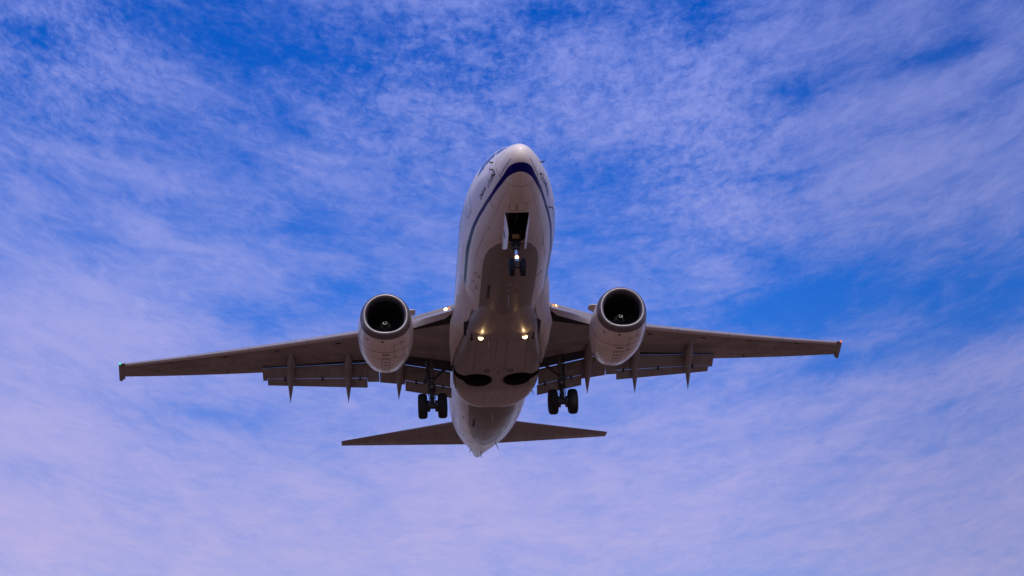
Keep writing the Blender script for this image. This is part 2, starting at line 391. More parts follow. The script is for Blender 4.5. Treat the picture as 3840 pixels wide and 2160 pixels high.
mb = MB()
xs = list(2.0 * np.linspace(0.06, 1, 26) ** 2) + list(np.linspace(2.15, 7, 30)) + list(np.linspace(7.4, 19.6, 30)) + list(np.linspace(20, 32.1, 52))
NR = 96
rings = [[Vector((0, 0, -.64)) + Vector((0, .002 * math.sin(2 * math.pi * k / NR), -.002 * math.cos(2 * math.pi * k / NR))) for k in range(NR)]]
rings += [[fpt(x, 2 * math.pi * k / NR) for k in range(NR)] for x in xs]
mb.loft(rings, 'fuselage')
fus = mb.build('fuselage')

def superell(n, w, h0, h1, e, y0=0, z0=0):
    out = []
    for k in range(n):
        a = 2 * math.pi * k / n; sy, cz = math.sin(a), -math.cos(a)
        out.append((y0 + w * math.copysign(abs(sy) ** (2 / e), sy), z0 + (h1 if cz > 0 else h0) * math.copysign(abs(cz) ** (2 / e), cz)))
    return out

# belly fairing
FX = [(9.75, 1.02, -1.93), (10.2, 1.10, -1.99), (10.7, 1.22, -2.04), (11.3, 1.40, -2.09), (12.0, 1.52, -2.12), (13, 1.62, -2.13), (14, 1.76, -2.13), (15, 1.86, -2.13), (16, 1.90, -2.13),
      (17, 1.90, -2.13), (17.6, 1.85, -2.13), (18.2, 1.74, -2.12), (18.7, 1.56, -2.10), (19.0, 1.40, -2.07), (19.25, 1.20, -2.03), (19.4, 1.0, -1.97)]
fxa = np.array(FX)
def fair_wb(x): return pchip(fxa[:, 0], fxa[:, 1], x), pchip(fxa[:, 0], fxa[:, 2], x)
rings = []
for x in list(np.linspace(9.75, 19.0, 60)) + [19.1, 19.2, 19.3, 19.4]:
    w, b_ = fair_wb(x)
    e = 3.6 if x > 12 else 2.6 + (x - 9.75) / 2.25 * 1.0
    zc = -1.35
    rings.append([Vector((x, y, z)) for y, z in superell(72, w, zc - b_, .35, e, 0, zc)])
mb = MB(); mb.loft(rings, 'fairing'); fair = mb.build('belly_fairing')

def cut(obj, cutter_mb, name='cutter'):
    c = cutter_mb.build(name); c.parent = None
    md = obj.modifiers.new('b', 'BOOLEAN'); md.operation = 'DIFFERENCE'; md.solver = 'EXACT'; md.material_mode = 'TRANSFER'; md.object = c
    mw = obj.parent; obj.parent = None
    dg = bpy.context.evaluated_depsgraph_get(); new = bpy.data.meshes.new_from_object(obj.evaluated_get(dg))
    obj.modifiers.clear(); obj.data = new; obj.parent = mw
    bpy.data.objects.remove(c)
    new.polygons.foreach_set('use_smooth', [True] * len(new.polygons)); new.set_sharp_from_angle(angle=R(35))

# nose wheel bay
BAY = [(2.62, -.30), (2.56, 0), (2.62, .30), (2.70, .43), (4.15, .43), (4.32, .32), (4.36, 0), (4.32, -.32), (4.15, -.43), (2.70, -.43)]
mb = MB(); k = len(BAY)
mb.add([(x, y, -2.4) for x, y in BAY] + [(x, y, -1.0) for x, y in BAY], [tuple(range(k)), tuple(range(2 * k - 1, k - 1, -1))] + [(i, i + k, (i + 1) % k + k, (i + 1) % k) for i in range(k)], 'dark')
cut(fus, mb)
# main wheel wells: a round tyre hole each side and the leg slot running outboard
WX, WY, WR = 16.14, .88, .63
def well_cutter(s, r=WR, z0=-2.6, z1=-1.45):
    m_ = MB(); n = 40
    ring = [(WX + r * 1.02 * math.cos(2 * math.pi * k / n), s * (WY + r * math.sin(2 * math.pi * k / n) * 1.02)) for k in range(n)]
    m_.loft([[Vector((x, y, z0)) for x, y in ring], [Vector((x, y, z1)) for x, y in ring]], 'dark')
    return m_
def slot_cutter(s):
    m_ = MB(); pts = [(15.80, 1.2), (15.82, 2.4), (16.16, 2.4), (16.38, 1.2)]
    m_.loft([[Vector((x, s * y, -2.6)) for x, y in pts], [Vector((x, s * y, -1.50)) for x, y in pts]], 'dark')
    return m_
for s in (1, -1):
    for o in (fair, fus): cut(o, well_cutter(s))
    cut(fair, slot_cutter(s)); cut(fus, slot_cutter(s))

# ---- thin seams, marks and outlines that lie on the skin
def skin_line(m_, pts, w, mat):
    """pts: (x, theta) on the fuselage; a strip 3 mm proud of the skin"""
    for i in range(len(pts) - 1):
        (x0, t0), (x1, t1) = pts[i], pts[i + 1]
        a, b_ = fpt(x0, t0, .004), fpt(x1, t1, .004); d = (b_ - a)
        if d.length < 1e-6: continue
        n = (fpt((x0 + x1) / 2, (t0 + t1) / 2, .02) - fpt((x0 + x1) / 2, (t0 + t1) / 2)).normalized()
        sd_ = d.cross(n).normalized() * w / 2; d = d.normalized() * w * .2
        m_.add([a - sd_ - d, a + sd_ - d, b_ + sd_ + d, b_ - sd_ + d], [(0, 1, 2, 3)], mat)
def dense(pts, step=.12):
    out = []
    for i in range(len(pts) - 1):
        (x0, t0), (x1, t1) = pts[i], pts[i + 1]; n = max(1, int(max(abs(x1 - x0), abs(t1 - t0) * 1.5) / step))
        out += [(x0 + (x1 - x0) * k / n, t0 + (t1 - t0) * k / n) for k in range(n)]
    return out + [pts[-1]]
sm = MB()
D = math.radians
skin_line(sm, dense([(1.22, D(a)) for a in range(-180, 181, 6)]), .014, 'line')           # radome joint
for s in (1, -1):
    skin_line(sm, dense([(.31, s * D(62)), (1.2, s * D(59))]), .02, 'line')                # lightning strips
    skin_line(sm, dense([(.57, s * D(116)), (1.15, s * D(93))]), .012, 'line')
    skin_line(sm, dense([(1.25, s * D(30)), (6.5, s * D(47))]), .010, 'seam')
    skin_line(sm, dense([(2.6, s * D(40)), (9.5, s * D(50))]), .008, 'seam')
    skin_line(sm, dense([(7, s * D(72)), (11, s * D(72))]), .008, 'seam')
    pts = [(7.71 + .13 * math.cos(a), s * (D(41) + .07 * math.sin(a))) for a in np.linspace(0, 2 * math.pi, 17)]
    skin_line(sm, pts, .03, 'line')
    skin_line(sm, dense([(20, s * D(45)), (28, s * D(48))]), .009, 'seam')
    skin_line(sm, dense([(19.6, s * D(72)), (27, s * D(70))]), .012, 'seam')
skin_line(sm, dense([(.62, 0), (1.2, 0)]), .012, 'chalk')
for x in (5.2, 7.0, 9.2): skin_line(sm, dense([(x, D(a)) for a in range(-88, 89, 6)]), .007, 'seam')
for x in (20.6, 22.4, 24.2, 26.0, 28.86, 29.6): skin_line(sm, dense([(x, D(a)) for a in range(-110, 111, 6)]), .010, 'seam')
for a in range(-20, 21, 6): skin_line(sm, [(27.6 - abs(a) * .003, D(a)), (27.63 - abs(a) * .003, D(a))], .06, 'line')
skin_line(sm, dense([(2.06, D(-16)), (2.06, D(16)), (2.46, D(16)), (2.46, D(-16)), (2.06, D(-16))]), .010, 'line')   # hatch ahead of the nose bay
skin_line(sm, [(2.16, D(2.5)), (2.40, D(2))], .035, 'line')
for i in range(6): skin_line(sm, [(2.63 + .03 * i, D(53 - 2 * i)), (2.65 + .03 * i, D(52.4 - 2 * i))], .035, 'line')
skin_line(sm, [(5.28, D(4)), (5.46, D(4))], .04, 'line')
skin_line(sm, dense([(5.2, D(7)), (5.2, D(13)), (5.6, D(13)), (5.6, D(7)), (5.2, D(7))]), .010, 'line')
for q in ((6.4, -20), (6.6, 14), (6.9, -6), (6.3, 24), (4.0, 38), (4.3, 20), (4.9, -30), (5.4, -42)): skin_line(sm, [(q[0], D(q[1])), (q[0] + .05, D(q[1]))], .04, 'line')
for q in ((7.62, .3), (8.13, .3)):
    skin_line(sm, [(q[0] + .045 * math.cos(a), D(q[1]) + .025 * math.sin(a)) for a in np.linspace(0, 2 * math.pi, 9)], .02, 'white')
skin_line(sm, dense([(8.1, D(-7)), (8.1, D(-10.5)), (8.25, D(-10.5)), (8.25, D(-7)), (8.1, D(-7))]), .02, 'line')
for x0, x1 in ((7.99, 9.06), (21.22, 22.44)): skin_line(sm, dense([(x0, D(24.2)), (x1, D(24.2))]), .10, 'cove')
skin_line(sm, dense([(7.6, D(24)), (7.6, D(45)), (9.35, D(45)), (9.35, D(24))]), .008, 'seam')
skin_line(sm, [(8.62, D(41)), (8.85, D(41))], .05, 'line')
skin_line(sm, dense([(8.4, D(39)), (8.35, D(45)), (8.6, D(48))]), .02, 'line')
skin_line(sm, [(21.7, D(41)), (22.0, D(41))], .05, 'line'); skin_line(sm, dense([(26.1, D(34)), (26.35, D(17))]), .07, 'seam')
skin_line(sm, [(25.2, D(40)), (25.35, D(40))], .06, 'line'); skin_line(sm, [(26.2, D(2)), (26.3, D(6))], .06, 'line')
# entry and galley doors
def door_outline(x0, x1, zb, zt, s):
    return [(x0 + .12, s * thz(x0, zb)), (x1 - .12, s * thz(x1, zb)), (x1, s * thz(x1, zb + .18)), (x1, s * thz(x1, zt - .15)), (x1 - .12, s * thz(x1, zt)), (x0 + .12, s * thz(x0, zt)), (x0, s * thz(x0, zt - .15)), (x0, s * thz(x0, zb + .18)), (x0 + .12, s * thz(x0, zb))]
skin_line(sm, dense(door_outline(4.30, 5.15, -.47, 1.35, 1)), .022, 'line')
skin_line(sm, dense(door_outline(4.20, 5.10, -.47, 1.35, -1)), .022, 'line')
skin_line(sm, dense(door_outline(25.2, 26.0, -.40, 1.3, 1)), .02, 'line'); skin_line(sm, dense(door_outline(25.2, 26.0, -.40, 1.3, -1)), .02, 'line')
marks = sm.build('skin_marks', fus)
fus_marks = marks
bm = bmesh.new(); bm.from_mesh(fus.data)                                   # join the marks into the fuselage's own mesh
base = len(fus.data.materials)
for m_ in marks.data.materials: fus.data.materials.append(m_)
nf = len(bm.faces); bm.from_mesh(marks.data); bm.faces.ensure_lookup_table()
for f in bm.faces[nf:]: f.material_index += base
bm.to_mesh(fus.data); bm.free(); bpy.data.objects.remove(marks)

# cockpit panes
def pane(name, x_z, s, n=8, off=.008):
    """x_z: four corners (x,z) on the skin, bottom front, bottom rear, top rear, top front"""
    m_ = MB(); g = []
    for i in range(n + 1):
        u = i / n; row = []
        for j in range(n + 1):
            v = j / n
            x = (1 - v) * ((1 - u) * x_z[0][0] + u * x_z[1][0]) + v * ((1 - u) * x_z[3][0] + u * x_z[2][0])
            th = (1 - v) * ((1 - u) * x_z[0][1] + u * x_z[1][1]) + v * ((1 - u) * x_z[3][1] + u * x_z[2][1])
            row.append(fpt(x, s * th, off))
        g.append(row)
    m_.loft(g, 'glass', closed=False)
    # a thin body so the pane has depth
    m_.add([p - Vector((0, 0, .0)) for p in ()], [], 'glass')
    return m_.build(name, fus)
for s in (1, -1):
    pane('cockpit_window', [(2.02, D(172)), (2.16, D(138)), (2.72, D(148)), (2.52, D(174))], s)
    pane('cockpit_window', [(2.20, D(135)), (2.62, D(111)), (3.0, D(130)), (2.74, D(147))], s)
    pane('cockpit_window', [(2.68, D(109)), (3.35, D(102)), (3.38, D(121)), (3.05, D(129))], s)
# cabin windows
def cabin_window(x, s):
    m_ = MB(); zc = .36
    ring = [(x + .125 * math.copysign(abs(math.cos(a)) ** .7, math.cos(a)), zc + .18 * math.copysign(abs(math.sin(a)) ** .7, math.sin(a))) for a in np.linspace(0, 2 * math.pi, 17)[:-1]]
    m_.loft([[fz(a, b_, s, .003) for a, b_ in ring], [fz(x + (a - x) * .8, zc + (b_ - zc) * .85, s, .006) for a, b_ in ring]], 'seam', cap0=False, cap1=False)
    m_.add([fz(x + (a - x) * .8, zc + (b_ - zc) * .85, s, .005) for a, b_ in ring], [tuple(range(16))], 'glass')
    return m_.build('cabin_window', fus)
for s in (1, -1):
    for i in range(18): cabin_window(5.75 + .508 * i, s)

# lettering on both sides of the nose
AR = ''.join(['\u0646', '\u0627', '\ufeae', '\ufeec', '\ufec8', '\ufedf', '\u0627'])
def lettering(body, size, fn, name='lettering', mat='navy', parent=None, bold=.012):
    cu = bpy.data.curves.new('t', 'FONT'); cu.body = body; cu.size = size; cu.offset = bold * size; cu.resolution_u = 4
    o = bpy.data.objects.new('t', cu); col.objects.link(o)
    dg = bpy.context.evaluated_depsgraph_get(); dg.update()
    me = bpy.data.meshes.new_from_object(o.evaluated_get(dg)); bpy.data.objects.remove(o)
    bm = bmesh.new(); bm.from_mesh(me)
    bmesh.ops.subdivide_edges(bm, edges=[e for e in bm.edges if e.calc_length() > .05], cuts=1)
    for v in bm.verts: v.co = fn(v.co.x, v.co.y)
    bm.to_mesh(me); bm.free(); me.name = name
    me.materials.clear(); me.materials.append(M[mat])
    o = bpy.data.objects.new(name, me); col.objects.link(o); o.parent = parent or fus
    return o
TS = .245
lettering('Dhahran', TS, lambda u, v: fz(3.25 - u, -.755 - .02 * u + v, 1, .006))
lettering(AR, TS * 1.15, lambda u, v: fz(2.20 - u, -.80 - .02 * u + v, 1, .006))
lettering(AR, TS * 1.15, lambda u, v: fz(1.50 + u, -.87 + .04 * u + v, -1, .006))
lettering('Dhahran', TS, lambda u, v: fz(2.24 + u, -.83 + .05 * u + v, -1, .006))

def blade(name, p, n, h, ch, sweep, mat, parent, th=.03):
    """thin swept blade standing on the skin at p along n"""
    m_ = MB(); p = Vector(p); n = Vector(n).normalized(); ax = Vector((1, 0, 0)); sd_ = ax.cross(n).normalized()
    rings = []
    for k, (f, w) in enumerate(((0, 1), (.5, .8), (1, .5))):
        c = p + n * (h * f - .02) + ax * sweep * f; c2 = ch * w
        rings.append([c - ax * c2 / 2, c + sd_ * th / 2 * w, c + ax * c2 / 2, c - sd_ * th / 2 * w])
    m_.loft(rings, mat); return m_.build(name, parent)
blade('blade_antenna', (8.5, 0, -2.0), (0, 0, -1), .42, .26, .16, 'white', fus)
blade('blade_antenna', (20.0, 0, -1.99), (0, 0, -1), .42, .26, .16, 'white', fus)
blade('drain_mast', (28.9, 0, -.2), (-.3, 0, -1), .36, .12, .1, 'steel', fus, .05)
blade('drain_mast', tuple(fpt(26.4, D(-22))), (0, -.5, -1), .34, .10, .15, 'steel', fus, .05)
blade('drain_mast', tuple(fpt(29.3, D(34))), (0, .6, -1), .2, .08, .05, 'steel', fus, .04)
for x, z, s in ((1.56, -.18, 1), (1.46, -.55, 1), (1.40, -.30, -1)):
    p = fz(x, z, s); m_ = MB(); m_.tube([p - Vector((0, s * .02, 0)), p + Vector((0, s * .10, -.02)), p + Vector((-.14, s * .13, -.03))], [.035, .022, .014], 'dark', 8); m_.build('pitot_probe', fus)
for x, z, s in ((1.46, -.77, 1), (1.36, -.84, -1)):
    p = fz(x, z, s); m_ = MB(); m_.tube([p - Vector((0, s * .02, 0)), p + Vector((0, s * .05, -.02))], [.05, .03], 'dark', 10); m_.plate([p + Vector((-.05, s * .08, 0)), p + Vector((.12, s * .10, .03)), p + Vector((.12, s * .10, -.05))], .012, 'dark'); m_.build('angle_vane', fus)
p = fz(3.71, -.84, -1); m_ = MB(); m_.tube([p, p + Vector((0, -.13, -.03)), p + Vector((.05, -.15, -.12))], [.025, .02, .015], 'dark', 8); m_.build('temperature_probe', fus)

# ------------------------------------------------------------------ belly fairing details
def fb(x, y, off=.004):
    w, b_ = fair_wb(x); e = 3.6 if x > 12 else 2.6 + (x - 9.75) / 2.25
    zc = -1.35; r = max(0, 1 - (abs(y) / w) ** e) ** (1 / e); return Vector((x, y, zc - (zc - b_) * r - off))
def fair_line(m_, pts, w, mat):
    for i in range(len(pts) - 1):
        n = max(1, int((Vector(pts[i + 1]) - Vector(pts[i])).length / .15))
        for k in range(n):
            p0 = Vector(pts[i]).lerp(Vector(pts[i + 1]), k / n); p1 = Vector(pts[i]).lerp(Vector(pts[i + 1]), (k + 1) / n)
            a, b_ = fb(*p0), fb(*p1); sd_ = (b_ - a).cross(Vector((0, 0, 1))).normalized() * w / 2
            m_.add([a - sd_, a + sd_, b_ + sd_, b_ - sd_], [(0, 1, 2, 3)], mat)
m_ = MB()
for s in (1, -1):
    fair_line(m_, [(12.3, s * 1.08), (15.4, s * 1.12)], .010, 'line'); fair_line(m_, [(12.2, s * .22), (15.0, s * .24)], .010, 'line')
    fair_line(m_, [(10.6, s * 0), (10.58, s * .5), (10.42, s * .95)], .012, 'line')
    fair_line(m_, [(15.1, 0), (15.1, s * 1.5)], .010, 'line'); fair_line(m_, [(12.25, s * 0), (12.25, s * 1.1)], .010, 'line')
    fair_line(m_, [(16.2, 0), (16.2, s * .2)], .01, 'line'); fair_line(m_, [(17.0, s * 0), (17.0, s * 1.5)], .010, 'line'); fair_line(m_, [(17.0, s * .45), (18.6, s * .45)], .008, 'line')
    for x in (12.45, 13.05, 13.75, 14.5): m_.add([fb(x, s * .23 - .015), fb(x, s * .23 + .015), fb(x + .10, s * .23 + .015), fb(x + .10, s * .23 - .015)], [(0, 1, 2, 3)], 'line')
    for x in (12.7, 13.2, 13.8, 14.4, 14.8): fair_line(m_, [(x, s * 1.02), (x + .03, s * 1.12)], .03, 'line')
    for y in (.5, .8): fair_line(m_, [(12.2, s * y), (12.28, s * y)], .04, 'line'); fair_line(m_, [(14.95, s * y), (15.03, s * y)], .04, 'line')
    for x, y in ((17.3, .9), (17.5, .3), (18.0, .6), (18.1, .15)): fair_line(m_, [(x, s * y), (x + .06, s * y)], .05, 'line')
    ring = [fb(WX + (WR + .06) * math.cos(a), s * (WY + (WR + .06) * math.sin(a)), .005) for a in np.linspace(-2.6, 1.0, 26)]
    for a, b_ in zip(ring[:-1], ring[1:]):
        sd_ = (b_ - a).cross(Vector((0, 0, 1))).normalized() * .008; m_.add([a - sd_, a + sd_, b_ + sd_, b_ - sd_], [(0, 1, 2, 3)], 'line')
for x, w_ in ((13.35, .05), (14.86, .045)): fair_line(m_, [(x - .045, .02), (x + .045, .02)], .08, 'orange')
fair_line(m_, [(15.33, .0), (15.45, .0)], .12, 'red')
fm = m_.build('marks', fair)
base = len(fair.data.materials); bm = bmesh.new(); bm.from_mesh(fair.data)
for q in fm.data.materials: fair.data.materials.append(q)
nf = len(bm.faces); bm.from_mesh(fm.data); bm.faces.ensure_lookup_table()
for f in bm.faces[nf:]: f.material_index += base
bm.to_mesh(fair.data); bm.free(); bpy.data.objects.remove(fm)

for s in (1, -1):
    # the well itself: a dark pan with a few pipes
    m_ = MB(); n = 40; ring = [(WX + (WR + .012) * 1.02 * math.cos(2 * math.pi * k / n), s * (WY + (WR + .012) * 1.02 * math.sin(2 * math.pi * k / n))) for k in range(n)]
    m_.tube([(WX - .5, s * .5, -1.55), (WX + .5, s * .7, -1.55)], .03, 'steel', 8); m_.tube([(WX - .3, s * 1.3, -1.6), (WX + .45, s * .9, -1.6)], .04, 'steel', 8)
    m_.build('bay_pipe', fair)
    # round inspection ports ahead of the wells
    m_ = MB(); c = fb(15.24, s * .51, 0)
    m_.revolve([(0, .13), (.02, .13), (.02, .10), (-.01, .09)], c + Vector((0, 0, .005)), (0, 0, -1), 'line', 20)
    m_.build('drain_port', fair)
    # landing lamp in the fairing shoulder
    c = Vector((12.06, s * .92, -2.07)); ax = Vector((-.86, 0, -.5)).normalized()
    m_ = MB(); m_.revolve([(-.16, .07), (-.02, .125), (.02, .135), (.02, .118), (0, .112)], c, ax, 'steel', 24); hs = m_.build('landing_light', fair)
    m_ = MB(); m_.revolve([(0.0, .115), (.018, .10), (.03, .05)], c + ax * .006, ax, 'lamp', 24); m_.build('lens', fair)
    ld = bpy.data.lights.new('landing_lamp', 'SPOT'); ld.energy = 6.5; ld.color = (1, .62, .28); ld.spot_size = R(150); ld.spot_blend = 1; ld.shadow_soft_size = .05
    lo = bpy.data.objects.new('landing_lamp_light', ld); col.objects.link(lo); lo.parent = jet
    lo.location = c + ax * .30 + Vector((0, 0, -.04)); lo.rotation_euler = Vector((1, 0, -.25)).to_track_quat('Z', 'Y').to_euler()
    # pack air inlet in the fairing shoulder
    m_ = MB()
    o0 = [(11.45, 1.16, -1.92), (11.38, 1.42, -1.60), (11.75, 1.62, -1.50), (11.95, 1.30, -1.97)]
    o1 = [(12.35, 1.20, -2.02), (12.35, 1.45, -1.85), (12.45, 1.60, -1.70), (12.45, 1.30, -2.02)]
    m_.loft([[Vector((x, s * y, z)) for x, y, z in o0], [Vector((x, s * y, z)) for x, y, z in o1]], 'dark')
    m_.build('air_inlet', fair)
blade('drain_mast', (12.1, .60, -2.12), (0, 0, -1), .34, .14, .22, 'white', fair)
blade('drain_mast', (18.1, -1.66, -1.55), (0, -.25, -1), .42, .09, .12, 'steel', fair, .05)

# wing root fairings (white)
for s in (1, -1):
    m_ = MB()
    A = [(9.4, 1.55, -.95), (10.1, 1.42, -1.25), (10.53, 1.30, -1.42), (11.2, 1.40, -1.50), (11.9, 1.52, -1.58), (12.5, 1.60, -1.62), (14, 1.80, -1.52), (15, 1.90, -1.45), (16.07, 1.96, -1.38)]
    B = [(9.4, 1.80, -.55), (10.1, 1.90, -.72), (10.8, 1.93, -.85), (11.4, 1.98, -.95), (11.9, 2.06, -1.12), (12.3, 2.16, -1.24), (14, 2.14, -1.33), (15, 2.08, -1.36), (16.1, 1.99, -1.36)]
    A = np.array(A); B = np.array(B); rings = []
    for k in np.linspace(0, len(A) - 1, 40):
        i = min(int(k), len(A) - 2); f = k - i; a = A[i] * (1 - f) + A[i + 1] * f; b_ = B[i] * (1 - f) + B[i + 1] * f
        mid = (a + b_) / 2 + np.array([0, .02, -.05])
        pts = [(a[0], a[1] - .35, a[2] + .25), a, (a + mid) / 2 + np.array([0, .01, -.015]), mid, (b_ + mid) / 2 + np.array([0, .015, -.01]), b_, (b_[0], b_[1] - .05, b_[2] + .35), (b_[0], b_[1] - .6, b_[2] + .3)]
        rings.append([Vector((float(p[0]), s * float(p[1]), float(p[2]))) for p in pts])
    m_.loft(rings, 'white'); m_.build('wing_root_fairing')

# ------------------------------------------------------------------ wings
YK = 5.19
def LE(y):
    x = 11.616 + .525 * y if y >= YK else 9.964 + .843 * y
    z = -.908 + .1 * y + .002 * y * y if y >= YK else -.335 - .146 * (YK - y)
    return Vector((x, y, z))
def TE(y):
    if y >= 5.2: return Vector((16.65 + .305 * y, y, -.665 + .066 * y + .003 * y * y))
    return Vector((18.236, y, -.241 - .17 * (5.2 - y)))
def tau(y): return np.interp(y, [1.8, 5.2, 10, 17], [.13, .115, .11, .105])
def yt(t_): return 5 * (.2969 * math.sqrt(t_) - .126 * t_ - .3516 * t_**2 + .2843 * t_**3 - .1036 * t_**4)
def wpt(y, t_, up):
    a, b_ = LE(y), TE(y); c = b_.x - a.x; p = a.lerp(b_, t_); return p + Vector((0, 0, c * tau(y) * yt(t_) * (1.02 if up else -.98)))
def G(y):  # leading edge of the lowered flap
    return Vector((16.456 + .245 * y, y, -.807 + .09 * y)) if y > 5.115 else Vector((17.373 - .01 * y, y, -1.528 + .205 * y))
def HH(y):  # trailing edge of its fore panel
    return Vector((16.948 + .253 * y, y, -1.60 + .145 * y)) if y > 5.115 else Vector((17.99 - .008 * y, y, -1.995 + .211 * y))
def KK(y):  # trailing edge of the aft panel
    return Vector((17.281 + .255 * y, y, -2.127 + .18 * y)) if y > 5.115 else Vector((18.34 - .01 * y, y, -2.329 + .203 * y))
def xrear(y): return float(np.interp(y, [1.8, 3.5, 4.5, 5.5, 10.42], [16.4, 16.4, 16.5, 17.3, 19.08]))
def tl(y): a, b_ = LE(y).x, TE(y).x; return (xrear(y) - a) / (b_ - a)
def tu(y):
    g = G(y); x = g.x + .4
    for _ in range(8):
        a, b_ = LE(y).x, TE(y).x; t_ = min(.985, (x - a) / (b_ - a)); zU = wpt(y, t_, True).z - .03
        x = g.x + (zU - g.z - .018) / .537
    return min(.985, (x - LE(y).x) / (TE(y).x - LE(y).x))
YF0, YF1 = 1.85, 10.44
def section(y, flapped):
    nl, nu = 14, 14; t0 = .035
    a, b_ = (tl(y), tu(y)) if flapped else (1.0, 1.0)
    lo = [wpt(y, t0 + (a - t0) * (k / nl) ** 1.3, False) for k in range(nl + 1)]
    hi = [wpt(y, t0 + (b_ - t0) * (k / nu) ** 1.3, True) for k in range(nu + 1)]
    if flapped:
        c1 = wpt(y, a, True) - Vector((0, 0, .06)); c2 = hi[-1] - Vector((.0, 0, .03))
        c1.x += .02
    else: c1 = lo[-1].copy(); c2 = hi[-1].copy()
    nose = [wpt(y, t0 * .3, True), wpt(y, 0, True), wpt(y, t0 * .3, False)]
    return lo, [c1, c2], hi[::-1], nose

def mir(v, s): return Vector((v.x, s * v.y, v.z))
def wing(s):
    m_ = MB()
    ys = sorted(set([1.3] + list(np.linspace(1.85, 5.1, 9)) + [YK] + list(np.linspace(5.3, 10.425, 14))))
    def strip(ys, fl):
        secs = [section(y, fl) for y in ys]
        rings = [[mir(p, s) for p in a + b_ + c + d] for a, b_, c, d in secs]
        n = len(rings[0]); nl = len(secs[0][0])
        for i in range(len(rings) - 1):
            vs = rings[i] + rings[i + 1]
            for j in range(n):
                k = (j + 1) % n; mat = 'grey'
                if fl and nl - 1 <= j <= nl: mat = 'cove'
                if ys[i + 1] <= 5.2 and j <= 2 and ys[i] >= 1.8: mat = 'dark'  # shade of the Krueger recess, painted on the flat lower skin
                if ys[i] > 5.2 and j == 0: mat = 'cove'  # dark strip of skin paints the shaded gap behind the slats
                m_.add([vs[j], vs[k], vs[n + k], vs[n + j]], [(0, 1, 2, 3)], mat)
        m_.add(rings[0], [tuple(range(n))], 'grey'); m_.add(rings[-1], [tuple(range(n))], 'grey')
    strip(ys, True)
    strip(list(np.linspace(10.426, 16.98, 20)), False)
    # seams and tank access panels, 4 mm proud of the lower skin
    def ln(pts, w, mat='line'):
        for (y0, t0), (y1, t1) in zip(pts[:-1], pts[1:]):
            a, b_ = wpt(y0, t0, False) - Vector((0, 0, .004)), wpt(y1, t1, False) - Vector((0, 0, .004)); d = b_ - a
            sd_ = d.cross(Vector((0, 0, 1))).normalized() * w / 2
            m_.add([mir(q, s) for q in (a - sd_, a + sd_, b_ + sd_, b_ - sd_)], [(0, 1, 2, 3)], mat)
    ovs = [2.92, 3.51, 4.1] + [6.3 + .61 * k for k in range(16)]
    for y in ovs:
        c = TE(y).x - LE(y).x; ry = .20; rx = .115 if y > 5 else .14; tc_ = .475
        ln([(y + ry * math.cos(a), tc_ + (rx * math.sin(a) + .4 * 0) / c) for a in np.linspace(0, 2 * math.pi, 15)], 0.030, 'oval')
        ln([(y - .02, tc_), (y + .02, tc_)], .03, 'line')
    for t_ in (.16, .66): ln([(y, t_) for y in np.linspace(5.6, 16.8, 20)], .010, 'seam')
    ln([(y, .76) for y in np.linspace(10.6, 14.0, 8)], .02, 'line'); ln([(14.0, .76), (14.0, .99)], .025, 'line'); ln([(10.6, .76), (10.6, .99)], .02, 'line'); ln([(12.0, .78), (12.15, .97)], .06, 'line')
    for y in (7.2, 8.9, 11.6, 13.2, 15.0): ln([(y, .17), (y, .65)], .008, 'seam')
    for y, t_ in ((6.9, .14), (9.6, .14), (12.0, .15), (14.6, .16)):
        a = [wpt(y - .16, t_, False), wpt(y + .10, t_, False), wpt(y + .16, t_ + .03, False), wpt(y - .06, t_ + .03, False)]
        m_.add([mir(q - Vector((0, 0, .005)), s) for q in a], [(0, 1, 2, 3)], 'dark')
    for y in (14.35, 14.5): ln([(y, .52), (y + .07, .52)], .08, 'dark')
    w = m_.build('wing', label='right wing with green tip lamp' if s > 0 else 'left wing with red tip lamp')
    # tip fairing
    m_ = MB(); rings = []
    for k, (dy, sc_) in enumerate(((0, 1.0), (.06, .9), (.12, .65), (.16, .3))):
        y = 16.98; a, b_ = LE(y), TE(y); c = b_.x - a.x; row = []
        for j in range(16):
            tt = (1 - math.cos(math.pi * j / 15)) / 2
            row.append((tt, True))
        row += [(tt, False) for tt, _ in row[::-1][1:-1]]
        x0 = a.x - .03 + dy * 1.2; x1 = b_.x + (.0, .10, .26, .32)[k]
        rings.append([mir(Vector((x0 + (x1 - x0) * tt, y + dy * (1 if tt < .97 else .6) + .17 * tt * k / 3, a.z + (b_.z - a.z) * tt - (.10 if tt > .9 else 0) * (tt - .9) * 10 + (1 if up else -1) * c * .105 * sc_ * max(yt(tt), .015) * 1.08)), s) for tt, up in row])
    m_.loft(rings, 'grey'); m_.build('wing_tip', w)
    m_ = MB(); c = LE(16.98) + Vector((-.01, .08, .0)); m_.revolve([(-.05, .03), (.02, .034), (.05, .018)], mir(c, s), (-1, s * .5, 0), 'green' if s > 0 else 'redlamp', 12)
    m_.build('navigation_light', w)
    # slats
    segs = [(5.62, 8.25), (8.27, 10.88), (10.90, 13.71), (13.73, 16.80)]
    for y0, y1 in segs:
        m_ = MB(); rings = []
        for y in np.linspace(y0, y1, 6):
            p = LE(y) + Vector((-.01, 0, -.02)); k = 1.30 - (y - 5.6) * .035
            sec = [(.17, -.105), (.10, -.103), (.045, -.08), (.012, -.045), (0, -.012), (.015, .022), (.06, .055), (.16, .09), (.34, .12), (.34, .10), (.18, .03)]
            rings.append([mir(p + Vector((a * k, 0, b_ * k)), s) for a, b_ in sec])
        m_.loft(rings, 'slat'); m_.build('slat', w)
    # fixed inboard leading edge and the lowered inboard panel
    m_ = MB(); rings = []
